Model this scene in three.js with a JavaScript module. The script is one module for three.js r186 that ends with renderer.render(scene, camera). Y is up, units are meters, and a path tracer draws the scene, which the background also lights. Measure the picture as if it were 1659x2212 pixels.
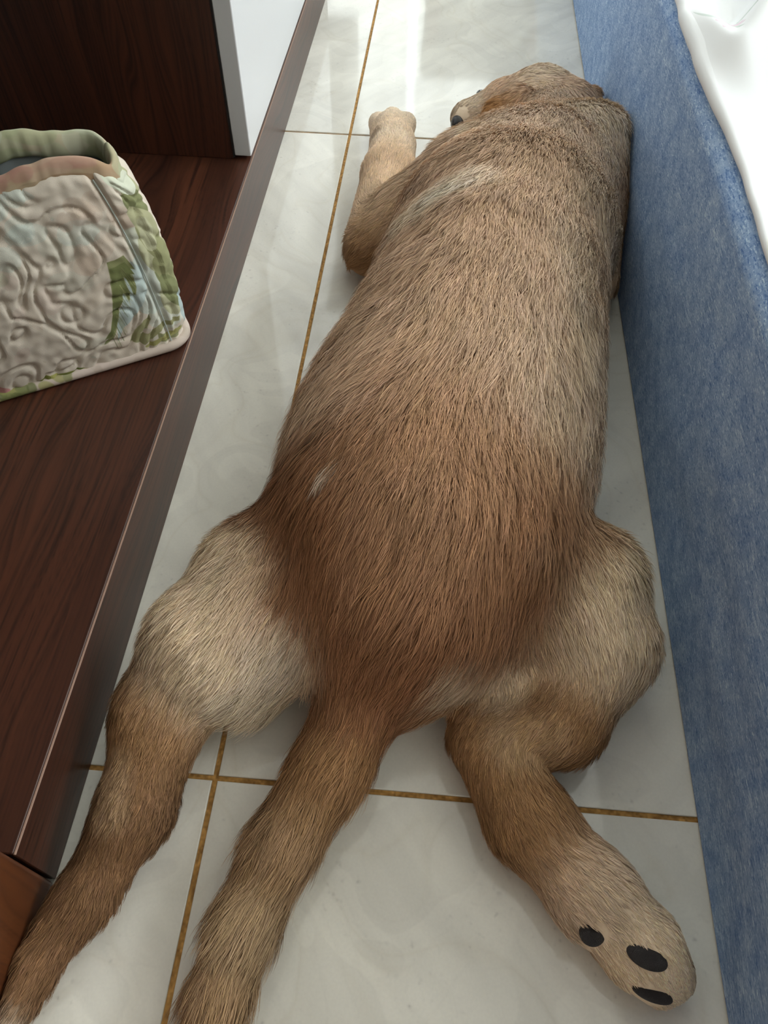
import * as THREE from 'three';
import { RectAreaLightUniformsLib } from 'three/addons/lights/RectAreaLightUniformsLib.js';
import { RoundedBoxGeometry } from 'three/addons/geometries/RoundedBoxGeometry.js';
import { mergeGeometries, mergeVertices } from 'three/addons/utils/BufferGeometryUtils.js';
import { createNoise2D, createNoise3D } from 'simplex-noise';

// ------------------------------------------------------------------ camera, sky, light, exposure
const scene = new THREE.Scene();
const camera = new THREE.PerspectiveCamera(67.32, 1659 / 2212, 0.02, 50);
{
  const m = new THREE.Matrix4().makeBasis(
    new THREE.Vector3(0.996607, 0.010375, -0.08165),
    new THREE.Vector3(-0.072046, 0.589628, -0.804455),
    new THREE.Vector3(0.039797, 0.807608, 0.588375));
  camera.quaternion.setFromRotationMatrix(m);
  camera.position.set(0.1151, 0.49946, 0.1441);
}
scene.add(camera);
scene.background = new THREE.Color(0.80, 0.92, 1.0).multiplyScalar(1.6);   // overcast sky outside the windows
RectAreaLightUniformsLib.init();
function windowLight(w, h, pos, target, intensity, color) {
  const l = new THREE.RectAreaLight(color, intensity, w, h);
  l.position.set(...pos); l.lookAt(...target); scene.add(l); return l;
}
const DAY = new THREE.Color(0.91, 0.97, 1.0);
windowLight(2.5, 1.9, [0.8, 1.35, -2.56], [0.8, 1.35, 0], 2.8, DAY);        // daylight entering by the tall far window, behind sheer curtains
windowLight(1.8, 1.25, [2.36, 1.675, -1.0], [0, 1.675, -1.0], 8.5, DAY);     // daylight entering by the window over the bed
const renderer = new THREE.WebGLRenderer({ antialias: true });
renderer.toneMapping = THREE.LinearToneMapping;
renderer.toneMappingExposure = 1.1;
renderer.shadowMap.enabled = true;

// ------------------------------------------------------------------ helpers
function rng(seed) { let a = seed >>> 0; return () => { a = (a + 0x6D2B79F5) | 0; let t = Math.imul(a ^ (a >>> 15), 1 | a); t = (t + Math.imul(t ^ (t >>> 7), 61 | t)) ^ t; return ((t ^ (t >>> 14)) >>> 0) / 4294967296; }; }
const clamp = (v, a = 0, b = 1) => Math.min(b, Math.max(a, v));
const lerp = (a, b, t) => a + (b - a) * t;
const sstep = (a, b, v) => { const t = clamp((v - a) / (b - a)); return t * t * (3 - 2 * t); };
const noise2 = createNoise2D(rng(11)), noise3 = createNoise3D(rng(12));
function fbm2(x, y, o = 4) { let s = 0, a = 0.5; for (let i = 0; i < o; i++) { s += a * noise2(x, y); x = x * 2.03 + 7.1; y = y * 2.03 - 3.7; a *= 0.5; } return s; }
function std(o) { return new THREE.MeshPhysicalMaterial(o); }
function mesh(name, geo, mat, parent = scene) {
  const m = new THREE.Mesh(geo, mat); m.name = name; m.castShadow = m.receiveShadow = true; parent.add(m); return m;
}
function group(name, pos = [0, 0, 0]) { const g = new THREE.Group(); g.name = name; g.position.set(...pos); scene.add(g); return g; }
function tag(o, label, category, grp) { Object.assign(o.userData, { label, category }); if (grp) o.userData.group = grp; return o; }
function struct(o) { o.userData.kind = 'structure'; return o; }
function box(x0, x1, y0, y1, z0, z1, r = 0, seg = 3) {
  const w = x1 - x0, h = y1 - y0, d = z1 - z0;
  const g = r ? new RoundedBoxGeometry(w, h, d, seg, r) : new THREE.BoxGeometry(w, h, d);
  return g.translate((x0 + x1) / 2, (y0 + y1) / 2, (z0 + z1) / 2);
}
// uv in metres from the dominant axis of each normal; 'along' picks which world axis runs along v
function uvBox(g, along = 'z') {
  const p = g.attributes.position, n = g.attributes.normal, uv = new Float32Array(p.count * 2);
  for (let i = 0; i < p.count; i++) {
    const ax = Math.abs(n.getX(i)), ay = Math.abs(n.getY(i)), az = Math.abs(n.getZ(i));
    const x = p.getX(i), y = p.getY(i), z = p.getZ(i);
    let o = ay >= ax && ay >= az ? { x, z } : ax >= az ? { y, z } : { x, y };
    const v = o[along] !== undefined ? o[along] : Object.values(o)[1];
    const u = along in o ? Object.entries(o).find(([k]) => k !== along)[1] : Object.values(o)[0];
    uv[2 * i] = u; uv[2 * i + 1] = v;
  }
  g.setAttribute('uv', new THREE.BufferAttribute(uv, 2)); return g;
}
function dataTex(w, h, fn, srgb = true) {
  const d = new Uint8Array(w * h * 4);
  for (let j = 0; j < h; j++) for (let i = 0; i < w; i++) {
    const c = fn(i / w, j / h, i, j), k = 4 * (j * w + i);
    d[k] = clamp(c[0], 0, 255); d[k + 1] = clamp(c[1], 0, 255); d[k + 2] = clamp(c[2], 0, 255); d[k + 3] = 255;
  }
  const t = new THREE.DataTexture(d, w, h); t.magFilter = THREE.LinearFilter; t.minFilter = THREE.LinearMipmapLinearFilter;
  t.wrapS = t.wrapT = THREE.RepeatWrapping; if (srgb) t.colorSpace = THREE.SRGBColorSpace; t.needsUpdate = true; return t;
}
function rep(t, u, v) { t.repeat.set(u, v); return t; }
// grid surface: fn(u, v) -> [x, y, z], uvfn(u, v) -> [u, v]
function grid(nu, nv, fn, uvfn = (u, v) => [u, v]) {
  const P = [], U = [], I = [];
  for (let j = 0; j <= nv; j++) for (let i = 0; i <= nu; i++) { P.push(...fn(i / nu, j / nv)); U.push(...uvfn(i / nu, j / nv)); }
  for (let j = 0; j < nv; j++) for (let i = 0; i < nu; i++) { const a = j * (nu + 1) + i, b = a + 1, c = a + nu + 1, d = c + 1; I.push(a, b, d, a, d, c); }
  const g = new THREE.BufferGeometry();
  g.setAttribute('position', new THREE.Float32BufferAttribute(P, 3)); g.setAttribute('uv', new THREE.Float32BufferAttribute(U, 2));
  g.setIndex(I); g.computeVertexNormals(); return g;
}
// ------------------------------------------------------------------ textures
const marble = dataTex(1024, 1024, (u, v) => {
  // 0.8 m tile; tileable enough because every tile shows it once
  const x = u * 3, y = v * 3;
  const wx = x + 0.9 * fbm2(x * 0.8 + 5, y * 0.8, 3), wy = y + 0.9 * fbm2(x * 0.8, y * 0.8 + 9, 3);
  const cloud = fbm2(wx * 0.9, wy * 0.55, 4);
  const d = wx * 1.3 + wy * 0.55;
  const vein = Math.pow(1 - Math.abs(fbm2(d * 0.7 + 2, wy * 0.35 - wx * 0.2, 4)) * 2, 9);
  const fine = Math.pow(1 - Math.abs(fbm2(wx * 2.6 + 30, wy * 1.3 - 4, 3)) * 2, 14);
  const patch = sstep(0.02, 0.05, fbm2(wx * 0.8 + 40, wy * 0.8 + 11, 3));
  const gr = fbm2(u * 300, v * 300, 2) * 4;
  const st = fbm2((x * 0.75 - y * 0.6) * 3.2 + 0.5 * fbm2(x, y, 2), (x * 0.6 + y * 0.75) * 0.5, 4), st2 = fbm2((x * 0.75 - y * 0.6) * 9 + 20, (x * 0.6 + y * 0.75) * 0.9, 3);
  const speck = Math.pow(clamp(fbm2(u * 90 + 7, v * 90, 2) * 1.4), 5) * sstep(0.0, 0.3, fbm2(u * 7, v * 7 + 3, 2));
  const b = cloud * 9 + gr - vein * 5 - fine * 3 + patch * 5 + st * 14 + st2 * 6 - speck * 45;
  return [232 + b, 228 + b * 1.0 - vein, 218 + b * 0.95 - vein * 3];
});
const marbleRough = dataTex(256, 256, (u, v) => { const b = 128 + 70 * fbm2(u * 9, v * 9, 4); return [b, b, b]; }, false);
const grout = dataTex(512, 512, (u, v) => {
  const n = fbm2(u * 40, v * 40, 4), m = fbm2(u * 160 + 3, v * 160, 3), k = n * 50 + m * 60;
  return [172 + k, 128 + k * 0.85, 68 + k * 0.6];
});
function woodTex(c0, c1, c2, seed) {
  const t = dataTex(512, 1024, (u, v) => {
    const x = u * 14 + seed, y = v * 1.6;
    const w = x + 0.8 * fbm2(x * 0.25, y * 0.8, 3);
    const band = fbm2(w * 0.55, y * 0.35, 4), pore = Math.pow(clamp(0.5 + fbm2(w * 9, y * 2.2 + 4, 3)), 2.2), ring = 0.5 + 0.5 * Math.sin(w * 3.4 + 4 * fbm2(x * 0.12, y * 0.4 + 8, 2));
    const t = clamp(0.42 + band * 0.7 + (ring - 0.5) * 0.35), q = clamp(pore * 0.75);
    return [0, 1, 2].map(k => lerp(lerp(c0[k], c1[k], t), c2[k], q));
  });
  t.wrapS = t.wrapT = THREE.MirroredRepeatWrapping; return t;
}
const walnut = woodTex([88, 50, 34], [62, 35, 25], [38, 22, 17], 3);
const oak = woodTex([104, 58, 30], [90, 49, 25], [72, 38, 21], 50);
const denim = (() => {
  const r = rng(5), W = 1024, H = 1024, f = new Float32Array(W * H);
  const put = (x, y, a) => { f[((y + H) % H) * W + ((x + W) % W)] += a; };
  for (let n = 0; n < 30000; n++) {                       // short slubs of pale and dark yarn running up the cloth
    const x = r() * W | 0, y = r() * H | 0, len = 3 + r() * r() * 26 | 0, a = (r() - 0.5) * 1.9, dr = (r() - 0.5) * 0.2;
    for (let k = 0; k < len; k++) { for (let w = 0; w < 3; w++) put(x + k, y + w + Math.round(k * dr), a * [0.8, 1, 0.7][w]); }
  }
  return dataTex(W, H, (u, v, i, j) => {
    const weave = ((i + (j % 4 < 2 ? 0 : 1)) % 2 ? 0.3 : -0.3) + (j % 3 === 0 ? -0.25 : 0.1);
    const k = f[j * W + i] * 0.85 + weave * 0.8 + fbm2(u * 8, v * 8, 3) * 0.5, t = clamp(0.5 + k * 0.42);
    return [lerp(80, 224, t), lerp(118, 242, t), lerp(184, 255, t)];
  });
})();
const denimBump = dataTex(512, 512, (u, v, i, j) => { const b = 128 + ((i + j) % 4 < 2 ? 40 : -40) + fbm2(u * 60, v * 30, 3) * 90; return [b, b, b]; }, false);

// ------------------------------------------------------------------ room shell
const SH = 0.064, FX = -0.0815, BX = 0.301;               // shelf height, shelf front, bed side
const wallMat = std({ color: 0xdfdcd4, roughness: 0.9, bumpMap: rep(dataTex(256, 256, (u, v) => { const b = 128 + fbm2(u * 60, v * 60, 3) * 110; return [b, b, b]; }, false), 3, 3), bumpScale: 0.0006 });
const tileMat = std({ map: rep(marble, 1.25, 1.25), roughness: 0.07, ior: 1.52 });
const groutMat = std({ map: rep(grout, 1.6, 1.6), roughness: 0.85 });
const X0 = -0.62, X1 = 2.4, Z0 = -2.6, Z1 = 1.3, CH = 2.6;
const floor = struct(mesh('floor', uvBox(box(X0 - 0.1, X1 + 0.1, -0.12, -0.0016, Z0 - 0.1, Z1 + 0.1)), groutMat));
{
  const gap = 0.0034, T = 0.8, variants = [0, 1, 2, 3].map(k => {
    const s = new THREE.Shape(), a = gap / 2 + 0.0006, b = T - a;
    s.moveTo(a, a); s.lineTo(b, a); s.lineTo(b, b); s.lineTo(a, b); s.closePath();
    const g = new THREE.ExtrudeGeometry(s, { depth: 0.007, bevelEnabled: true, bevelThickness: 0.0006, bevelSize: 0.0006, bevelSegments: 2 });
    g.rotateX(Math.PI / 2).translate(0, -0.0006, 0);        // x right, top at y = 0, z toward the viewer
    const p = g.attributes.position, uv = g.attributes.uv;
    for (let i = 0; i < p.count; i++) uv.setXY(i, (k & 1 ? 0.8 - p.getX(i) : p.getX(i)) , (k & 2 ? 0.8 - p.getZ(i) : p.getZ(i)));
    return g;
  });
  for (let iz = -4; iz < 2; iz++) for (let ix = -1; ix < 3; ix++) {
    const t = mesh('tile', variants[((ix * 5 + iz * 3) % 4 + 4) % 4], tileMat, floor);
    t.position.set(ix * T, 0, iz * T);
  }
}
function wallWithHole(name, ax, w0, w1, at, out, hole) {  // ax: 'x' wall runs along x at z = at; 'z' wall runs along z at x = at
  const t0 = Math.min(at, at + out), t1 = Math.max(at, at + out), parts = [];
  const add = (a, b, y0, y1) => parts.push(ax === 'x' ? box(a, b, y0, y1, t0, t1) : box(t0, t1, y0, y1, a, b));
  if (!hole) add(w0, w1, 0, CH);
  else { const [a, b, y0, y1] = hole; add(w0, a, 0, CH); add(b, w1, 0, CH); add(a, b, 0, y0); add(a, b, y1, CH); }
  return struct(mesh(name, uvBox(mergeGeometries(parts)), wallMat));
}
const frameMat = std({ color: 0xf2f2ef, roughness: 0.45 });
const glassMat = std({ color: 0xffffff, transmission: 1, thickness: 0, roughness: 0, ior: 1.5 });
wallWithHole('wall_left', 'z', Z0, Z1, X0, -0.1);
wallWithHole('wall_right', 'z', Z0, Z1, X1, 0.1, [-1.9, -0.1, 1.05, 2.3]);
wallWithHole('wall_far', 'x', X0 - 0.1, X1 + 0.1, Z0, -0.1, [-0.45, 2.05, 0.4, 2.3]);
wallWithHole('wall_near', 'x', X0 - 0.1, X1 + 0.1, Z1, 0.1);
struct(mesh('ceiling', uvBox(box(X0 - 0.1, X1 + 0.1, CH, CH + 0.1, Z0 - 0.1, Z1 + 0.1)), wallMat));
function windowUnit(name, ax, a, b, y0, y1, at) {
  const w = struct(group(name)), f = (p, q, s, t, nm, m, th = 0.05) => mesh(nm, ax === 'x' ? box(p, q, s, t, at - th / 2, at + th / 2, Math.min(0.006, th / 3)) : box(at - th / 2, at + th / 2, s, t, p, q, Math.min(0.006, th / 3)), m, w);
  f(a, b, y0, y0 + 0.05, 'frame', frameMat); f(a, b, y1 - 0.05, y1, 'frame', frameMat);
  f(a, a + 0.05, y0 + 0.05, y1 - 0.05, 'frame', frameMat); f(b - 0.05, b, y0 + 0.05, y1 - 0.05, 'frame', frameMat);
  const m = (a + b) / 2; f(m - 0.03, m + 0.03, y0 + 0.05, y1 - 0.05, 'mullion', frameMat);
  const pane = (p, q) => { const g = new THREE.PlaneGeometry(q - p, y1 - y0 - 0.1); if (ax === 'z') g.rotateY(Math.PI / 2); g.translate(ax === 'x' ? (p + q) / 2 : at, (y0 + y1) / 2, ax === 'x' ? at : (p + q) / 2); mesh('pane', g, glassMat, w); };
  pane(a + 0.05, m - 0.03); pane(m + 0.03, b - 0.05); return w;
}
windowUnit('window_1', 'x', -0.45, 2.05, 0.4, 2.3, Z0 - 0.06);
windowUnit('window_2', 'z', -1.9, -0.1, 1.05, 2.3, X1 + 0.06);

// ------------------------------------------------------------------ low unit with the white drawer front
const walnutMat = std({ map: rep(walnut, 2.2, 1.1), roughness: 0.38, ior: 1.48, bumpMap: walnut, bumpScale: 0.00025 });
const oakMat = std({ map: rep(oak, 2.2, 1.1), roughness: 0.42 });
const whiteMat = std({ color: 0xd3d4d6, roughness: 0.32, clearcoat: 0.3, clearcoatRoughness: 0.2 });
const edgeMat = std({ color: 0x9a7b6a, roughness: 0.45 });
{
  const t = tag(group('media_console', [0, 0, 0]), 'dark brown wooden console with a low open board and a white drawer front', 'console');
  mesh('bottom_board', uvBox(box(X0 + 0.01, FX - 0.0012, 0.0, SH, -1.22, 0.067, 0.0012, 2)), walnutMat, t);
  mesh('fascia', uvBox(box(FX - 0.0012, FX, 0.0005, SH - 0.0006, -1.22, 0.067, 0.0005, 2)), walnutMat, t);
  mesh('edge_band', box(FX - 0.0011, FX + 0.0002, SH - 0.0008, SH + 0.0001, -1.22, 0.067, 0.0003, 2), edgeMat, t).userData.label = 'thin pale edge strip along the top of the board';
  mesh('upright_panel', uvBox(box(X0 + 0.01, -0.1012, SH, 0.46, -0.637, -0.617, 0.0008, 2), 'y'), walnutMat, t);
  mesh('edge_gasket', box(-0.1012, -0.0995, SH + 0.002, 0.46, -0.640, -0.6165), std({ color: 0x14100f, roughness: 0.7 }), t).userData.label = 'black strip between the dark panel and the white front';
  const d = mesh('drawer_front', box(-0.0995, FX - 0.0005, SH + 0.0035, 0.46, -1.215, -0.617, 0.0014, 3), whiteMat, t); d.userData.label = 'glossy white drawer front';
  mesh('added_top_board', uvBox(box(X0 + 0.01, FX - 0.02, 0.46, 0.485, -1.22, 0.067, 0.001, 2)), walnutMat, t);  // unseen board, added over the open niche to shade it
  mesh('end_panel', uvBox(box(X0 + 0.01, FX - 0.002, SH, 0.46, -1.22, -1.2, 0.001, 2), 'y'), walnutMat, t);
}
{
  const t = tag(group('wardrobe', [0, 0, 0]), 'orange brown wooden wardrobe butted against the end of the low board', 'wardrobe');
  mesh('side_panel', uvBox(box(X0 + 0.01, FX + 0.0003, 0.0, 1.9, 0.0685, 0.75, 0.003, 3), 'y'), oakMat, t);  // unseen upper part made tall to shade the dog's leg beside it
  mesh('top', uvBox(box(X0 + 0.01, FX + 0.006, 1.9002, 1.92, 0.0685, 0.755, 0.002, 2)), oakMat, t);
}

// ------------------------------------------------------------------ bed: blue mattress and white sheet
{
  const prof = []; const r = 0.014, top = 0.226;
  for (let k = 0; k <= 40; k++) { const y = 0.002 + (top - r - 0.002) * k / 40; prof.push([BX + 0.0035 * Math.pow(1 - k / 40, 3), y]); }
  for (let k = 1; k <= 10; k++) { const a = Math.PI / 2 * k / 10; prof.push([BX + r - r * Math.cos(a), top - r + r * Math.sin(a)]); }
  for (let k = 1; k <= 12; k++) prof.push([BX + r + 1.5 * k / 12, top]);
  prof.push([BX + r + 1.52, top - 0.02], [BX + r + 1.52, 0.002]);
  const arc = [0]; for (let i = 1; i < prof.length; i++) arc.push(arc[i - 1] + Math.hypot(prof[i][0] - prof[i - 1][0], prof[i][1] - prof[i - 1][1]));
  const N = prof.length - 1, z0 = -2.05, z1 = 0.45, nz = 160;
  const g = grid(nz, N, (u, v) => {
    const k = Math.round(v * N), z = lerp(z0, z1, u), [x, y] = prof[k];
    const side = k <= 40 ? 1 : 0, w = side * 0.0016 * noise2(z * 5, y * 14) * Math.sin(Math.PI * k / 40);
    return [x + w, y, z];
  }, (u, v) => [lerp(z0, z1, u), arc[Math.round(v * N)]]);
  const cap = new THREE.Shape(); prof.forEach(([x, y], i) => i ? cap.lineTo(x, y) : cap.moveTo(x, y)); cap.closePath();
  const t = tag(group('mattress'), 'blue heathered fabric mattress along the right side of the floor', 'mattress');
  const m = std({ map: rep(denim, 4, 4), roughness: 0.95, bumpMap: rep(denimBump, 8, 8), bumpScale: 0.0004, sheen: 0.4, sheenRoughness: 0.6, sheenColor: new THREE.Color(0x9fb4d8) });
  mesh('cover', g, m, t);
  for (const z of [z0, z1]) { const e = new THREE.ShapeGeometry(cap); if (z === z0) e.scale(1, 1, 1); e.translate(0, 0, z); mesh('end_cover', e, m, t); }
}
{
  const W = 1024, c = document.createElement('canvas'); c.width = c.height = W; const x = c.getContext('2d'), r = rng(77);
  x.fillStyle = '#f4f6f8'; x.fillRect(0, 0, W, W);
  const petal = (cx, cy, l, w, a, col) => { x.save(); x.translate(cx, cy); x.rotate(a); x.fillStyle = col; x.beginPath(); x.ellipse(l / 2, 0, l / 2, w / 2, 0, 0, 7); x.fill(); x.restore(); };
  for (let k = 0; k < 13; k++) {
    const cx = r() * W, cy = r() * W, s = 22 + r() * 26, n = 5;
    for (let i = 0; i < 3; i++) petal(cx, cy, s * (2 + r() * 2), 9, r() * 6.28, 'rgba(168,186,172,0.4)');
    for (let i = 0; i < n; i++) petal(cx, cy, s, s * 0.6, i * 1.257 + r(), 'rgba(222,186,206,0.4)');
  }
  const tex = new THREE.CanvasTexture(c); tex.colorSpace = THREE.SRGBColorSpace; tex.wrapS = tex.wrapT = THREE.RepeatWrapping; rep(tex, 2, 2);
  const edge = z => lerp(0.3065, 0.303, sstep(-0.36, -0.46, z)) + 0.0025 * Math.sin(z * 17 + 1) + 0.0015 * noise2(z * 14, 3);
  const height = (x, z) => {
    const e = x - edge(z), far = sstep(-0.3, -0.5, z);
    let y = 0.2335 + 0.006 * far + 0.012 * sstep(0, 0.12, e) * (0.6 + 0.5 * noise2(x * 4, z * 3)) + 0.012 * sstep(0.02, 0.1, e) * Math.max(0, noise2(x * 9 + z * 5, z * 4 + 2));
    const t = clamp((-0.485 - z) / 0.09), q = (x - 0.325 - 0.16 * (-0.485 - z)) / (0.004 + 0.016 * t);
    y += 0.022 * sstep(0.0, 0.03, e) * sstep(-0.40, -0.52, z); y -= 0.04 * t * Math.exp(-q * q);
    return Math.max(y, 0.2315);
  };
  const z0 = -2.02, z1 = 0.42, nu = 170, nv = 420;
  const g = grid(nu, nv, (u, v) => {
    const z = lerp(z0, z1, v), e = edge(z), k = u * nu, y0 = 0.2275, y1 = height(e + 0.006, z), R = (y1 - y0) / 2;
    if (k < 10) { const t = 1 - k / 10; return [lerp(e + R, 1.82, t * t), y0, z]; }
    if (k < 18) { const a = Math.PI * ((k - 10) / 8); return [e + R - R * Math.sin(a), (y0 + y1) / 2 - R * Math.cos(a), z]; }
    const t = Math.pow((k - 18) / (nu - 18), 1.7), x = lerp(e + R, 1.82, t); return [x, t > 0.999 ? y0 : height(Math.max(x, e + 0.006), z), z];
  }, (u, v) => [Math.pow(u, 1.7) * 1.5, lerp(z0, z1, v)]);
  tag(mesh('bed_sheet', g, std({ map: tex, roughness: 0.9, side: THREE.DoubleSide })), 'white floral bed sheet lying on the blue mattress', 'sheet');
}

// ------------------------------------------------------------------ things at the far end, seen mirrored in the floor
{
  const t = tag(group('wall_cabinet', [0, 0, 0]), 'grey brown cabinet hung on the wall beyond the console', 'cabinet'), m = std({ color: 0x5f5851, roughness: 0.5 });
  mesh('carcass', box(X0 + 0.002, -0.187, 0.51, 1.4, -2.46, -2.15, 0.003, 2), m, t);
  for (const [a, b] of [[-2.458, -2.307], [-2.303, -2.152]]) { const d = mesh('door', box(-0.1865, -0.167, 0.513, 1.397, a, b, 0.002, 2), m, t); mesh('handle', box(-0.167, -0.152, 0.6, 0.72, a < -2.4 ? -2.33 : -2.292, a < -2.4 ? -2.318 : -2.28, 0.003, 2), frameMat, d); }
}
{
  const sheer = std({ color: 0xf4f4f0, transmission: 0.55, roughness: 1, thickness: 0, side: THREE.DoubleSide });
  const rail = tag(group('curtain_rail'), 'white curtain rail across the top of the far window', 'curtain rail');
  mesh('rail', new THREE.CylinderGeometry(0.012, 0.012, 2.76, 16).rotateZ(Math.PI / 2).translate(0.8, 2.42, -2.505), frameMat, rail);
  for (const x of [-0.55, 0.8, 2.15]) mesh('bracket', box(x - 0.01, x + 0.01, 2.41, 2.43, Z0 + 0.001, -2.51, 0.003, 2), frameMat, rail);
  [[-0.56, -0.012, 'narrow sheer white curtain drawn to the console side of the far window'], [0.012, 2.15, 'wide sheer white curtain drawn over the far window behind the bed']].forEach(([a, b, label]) => {
    const n = Math.round((b - a) / 0.006), fold = x => 0.014 * Math.sin(x * 62) * sstep(0, 0.04, x - a) * sstep(0, 0.04, b - x) + 0.005 * noise2(x * 9, 2);
    tag(mesh('sheer_curtain', grid(n, 24, (u, v) => { const x = lerp(a, b, u), y = lerp(0.03, 2.405, v); return [x, y, -2.5 + fold(x) * lerp(1, 0.6, v)]; }), sheer), label, 'curtain', 'sheer curtains of the far window');
  });
}
{
  const t = tag(group('chair', [0.205, 0, -2.28]), 'grey padded chair by the far wall beyond the bed', 'chair'), m = std({ color: 0x7d7b78, roughness: 0.9 });
  mesh('seat', box(-0.165, 0.165, 0.44, 0.52, -0.19, 0.19, 0.02, 4), m, t); mesh('backrest', box(0.05, 0.165, 0.50, 0.70, -0.19, -0.12, 0.02, 4), m, t);
  for (const x of [-0.14, 0.14]) for (const z of [-0.16, 0.16]) mesh('leg', box(x - 0.018, x + 0.018, 0, 0.45, z - 0.018, z + 0.018, 0.004, 2), oakMat, t);
}
// ------------------------------------------------------------------ quilted fabric basket on the low board
{
  const bag = tag(group('fabric_basket', [-0.0822, SH + 0.0005, -0.3316]), 'quilted cream fabric basket with green leaf print on the dark board', 'basket');
  bag.rotation.y = 0.527;                                   // local x along the front panel to its right corner, local z out of the front panel
  const W = 0.27, D = 0.085, H = 0.163, PER = 2 * (W + D), R0 = 0.017;
  // point of the rounded rectangle after s metres, starting at the left end of the front face and going right, then round
  function ring(s, w, d, r) {
    const segs = [[w - 2 * r, 0], [Math.PI / 2 * r, 1], [d - 2 * r, 2], [Math.PI / 2 * r, 3], [w - 2 * r, 4], [Math.PI / 2 * r, 5], [d - 2 * r, 6], [Math.PI / 2 * r, 7]];
    const L = segs.reduce((a, b) => a + b[0], 0); let q = s * L, k = 0; while (k < 7 && q > segs[k][0]) { q -= segs[k][0]; k++; }
    const t = q / segs[k][0], a = t * Math.PI / 2, c = Math.cos(a), n = Math.sin(a);
    switch (k) {
      case 0: return [-w + r + q, 0, 0, 1];
      case 1: return [-r + r * n, -r + r * c, n, c];
      case 2: return [0, -r - q, 1, 0];
      case 3: return [-r + r * c, -d + r - r * n, c, -n];
      case 4: return [-r - q, -d, 0, -1];
      case 5: return [-w + r - r * n, -d + r - r * c, -n, -c];
      case 6: return [-w, -d + r + q, -1, 0];
      default: return [-w + r - r * c, -r + r * n, -c, n];
    }
  }
  const RL = 2 * (W + D) - 8 * R0 + 2 * Math.PI * R0, SEAM = W - 2 * R0 + 0.004;
  const rimH = s => { const [x, z] = ring(s, W, D, R0); return H - 0.012 * sstep(-0.03, -0.16, x) - 0.012 * Math.exp(-((x - 0.0) ** 2) / 0.0012) * sstep(0.002, -0.02, z) + 0.004 * noise2(x * 12, z * 20 + 4) - (z < -0.05 ? 0.004 : 0); };
  function wall(s, h, off) {                                // h 0..1 of the rim height; off along the outward normal
    const w = lerp(W, W - 0.022, h), d = lerp(D, D - 0.024, h), [x, z, nx, nz] = ring(s, w, d, R0);
    const belly = 0.007 * Math.sin(Math.PI * h) * (z > -0.004 ? Math.sin(Math.PI * clamp(-x / w)) : 0.4);
    const o = off + belly; return [x - 0.014 * h * h * h + nx * o, h * rimH(s), z - 0.004 * h + nz * o];
  }
  const quilt = (s, h) => {                                 // puffs between meandering stitch lines
    const a = s * PER * 25, b = h * H * 25, wx = a + 0.9 * noise2(a * 0.6 + 3, b * 0.6), wy = b + 0.9 * noise2(a * 0.6 - 8, b * 0.6 + 5);
    const n = Math.abs(noise2(wx * 0.72, wy * 0.72)), m = Math.abs(noise2(wx * 1.1 + 40, wy * 1.1));
    const e = sstep(0.0008, 0.0045, Math.abs(s * RL - SEAM)) * sstep(0, 0.04, h) * sstep(1, 0.93, h);
    return (0.0034 * Math.pow(Math.min(1, n * 2.2), 0.5) + 0.0006 * noise2(a * 3, b * 3)) * e;
  };
  // printed cloth, drawn in millimetres: x from the left end of the front panel round the basket, y up
  const cw = 2048, chh = 512, c = document.createElement('canvas'); c.width = cw; c.height = chh; const g2 = c.getContext('2d'), r = rng(31);
  const sx = cw / (PER * 1000), sy = chh / (H * 1000), FR = (W - 0.004) * 1000;   // FR: right seam of the front panel
  g2.fillStyle = '#cfc3b3'; g2.fillRect(0, 0, cw, chh);
  const blot = (x, y, rx, ry, a, col) => { g2.save(); g2.translate(x * sx, chh - y * sy); g2.rotate(a); g2.fillStyle = col; g2.beginPath(); g2.ellipse(0, 0, rx * sx, ry * sy, 0, 0, 7); g2.fill(); g2.restore(); };
  const poly = (pts, col, x0) => { g2.fillStyle = col; g2.beginPath(); pts.forEach(([x, y], i) => { const X = (x0 + x) * sx, Y = chh - y * sy; i ? g2.lineTo(X, Y) : g2.moveTo(X, Y); }); g2.closePath(); g2.fill(); };
  for (let k = 0; k < 90; k++) blot(r() * PER * 1000, r() * 165, 6 + r() * 16, 4 + r() * 9, r() * 3, ['rgba(214,200,182,0.35)', 'rgba(190,192,176,0.30)', 'rgba(222,212,200,0.4)', 'rgba(205,190,168,0.35)'][k % 4]);
  for (let k = 0; k < 14; k++) blot(FR - 150 + r() * 120, 118 + r() * 40, 8 + r() * 12, 4 + r() * 6, r() * 0.6, 'rgba(184,194,184,0.4)');
  for (let k = 0; k < 10; k++) blot(FR - 60 + r() * 50, 95 + r() * 50, 6 + r() * 8, 5 + r() * 6, r() * 3, 'rgba(196,172,156,0.4)');
  const BLUE = [[-51.3, 45.4], [-43.9, 54.8], [-34.3, 73.1], [-21.9, 89.7], [-15.8, 81.1], [-19.4, 61.2], [-28.4, 49.5], [-39.1, 41.1], [-49.2, 35.5], [-57.2, 24.2]];
  const LEAF = [[-39.8, 93.1], [-33.6, 93.2], [-25, 95.3], [-23.5, 90.2], [-21.4, 82.2], [-24.9, 83.2], [-25.2, 75.8], [-26.2, 67.7], [-29.6, 60.2], [-29.2, 70.1], [-29.9, 78.6], [-32, 82], [-33, 72.7], [-32.9, 64.2], [-35.4, 57.8], [-36.2, 65.2], [-37.7, 67.1], [-40.9, 59.6], [-46, 54], [-49.3, 46.2], [-54.6, 35.8], [-61.2, 27.3], [-68.3, 25.9], [-60.7, 33.4], [-52.9, 50.4], [-47.4, 66], [-42.2, 82.5]];
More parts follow.
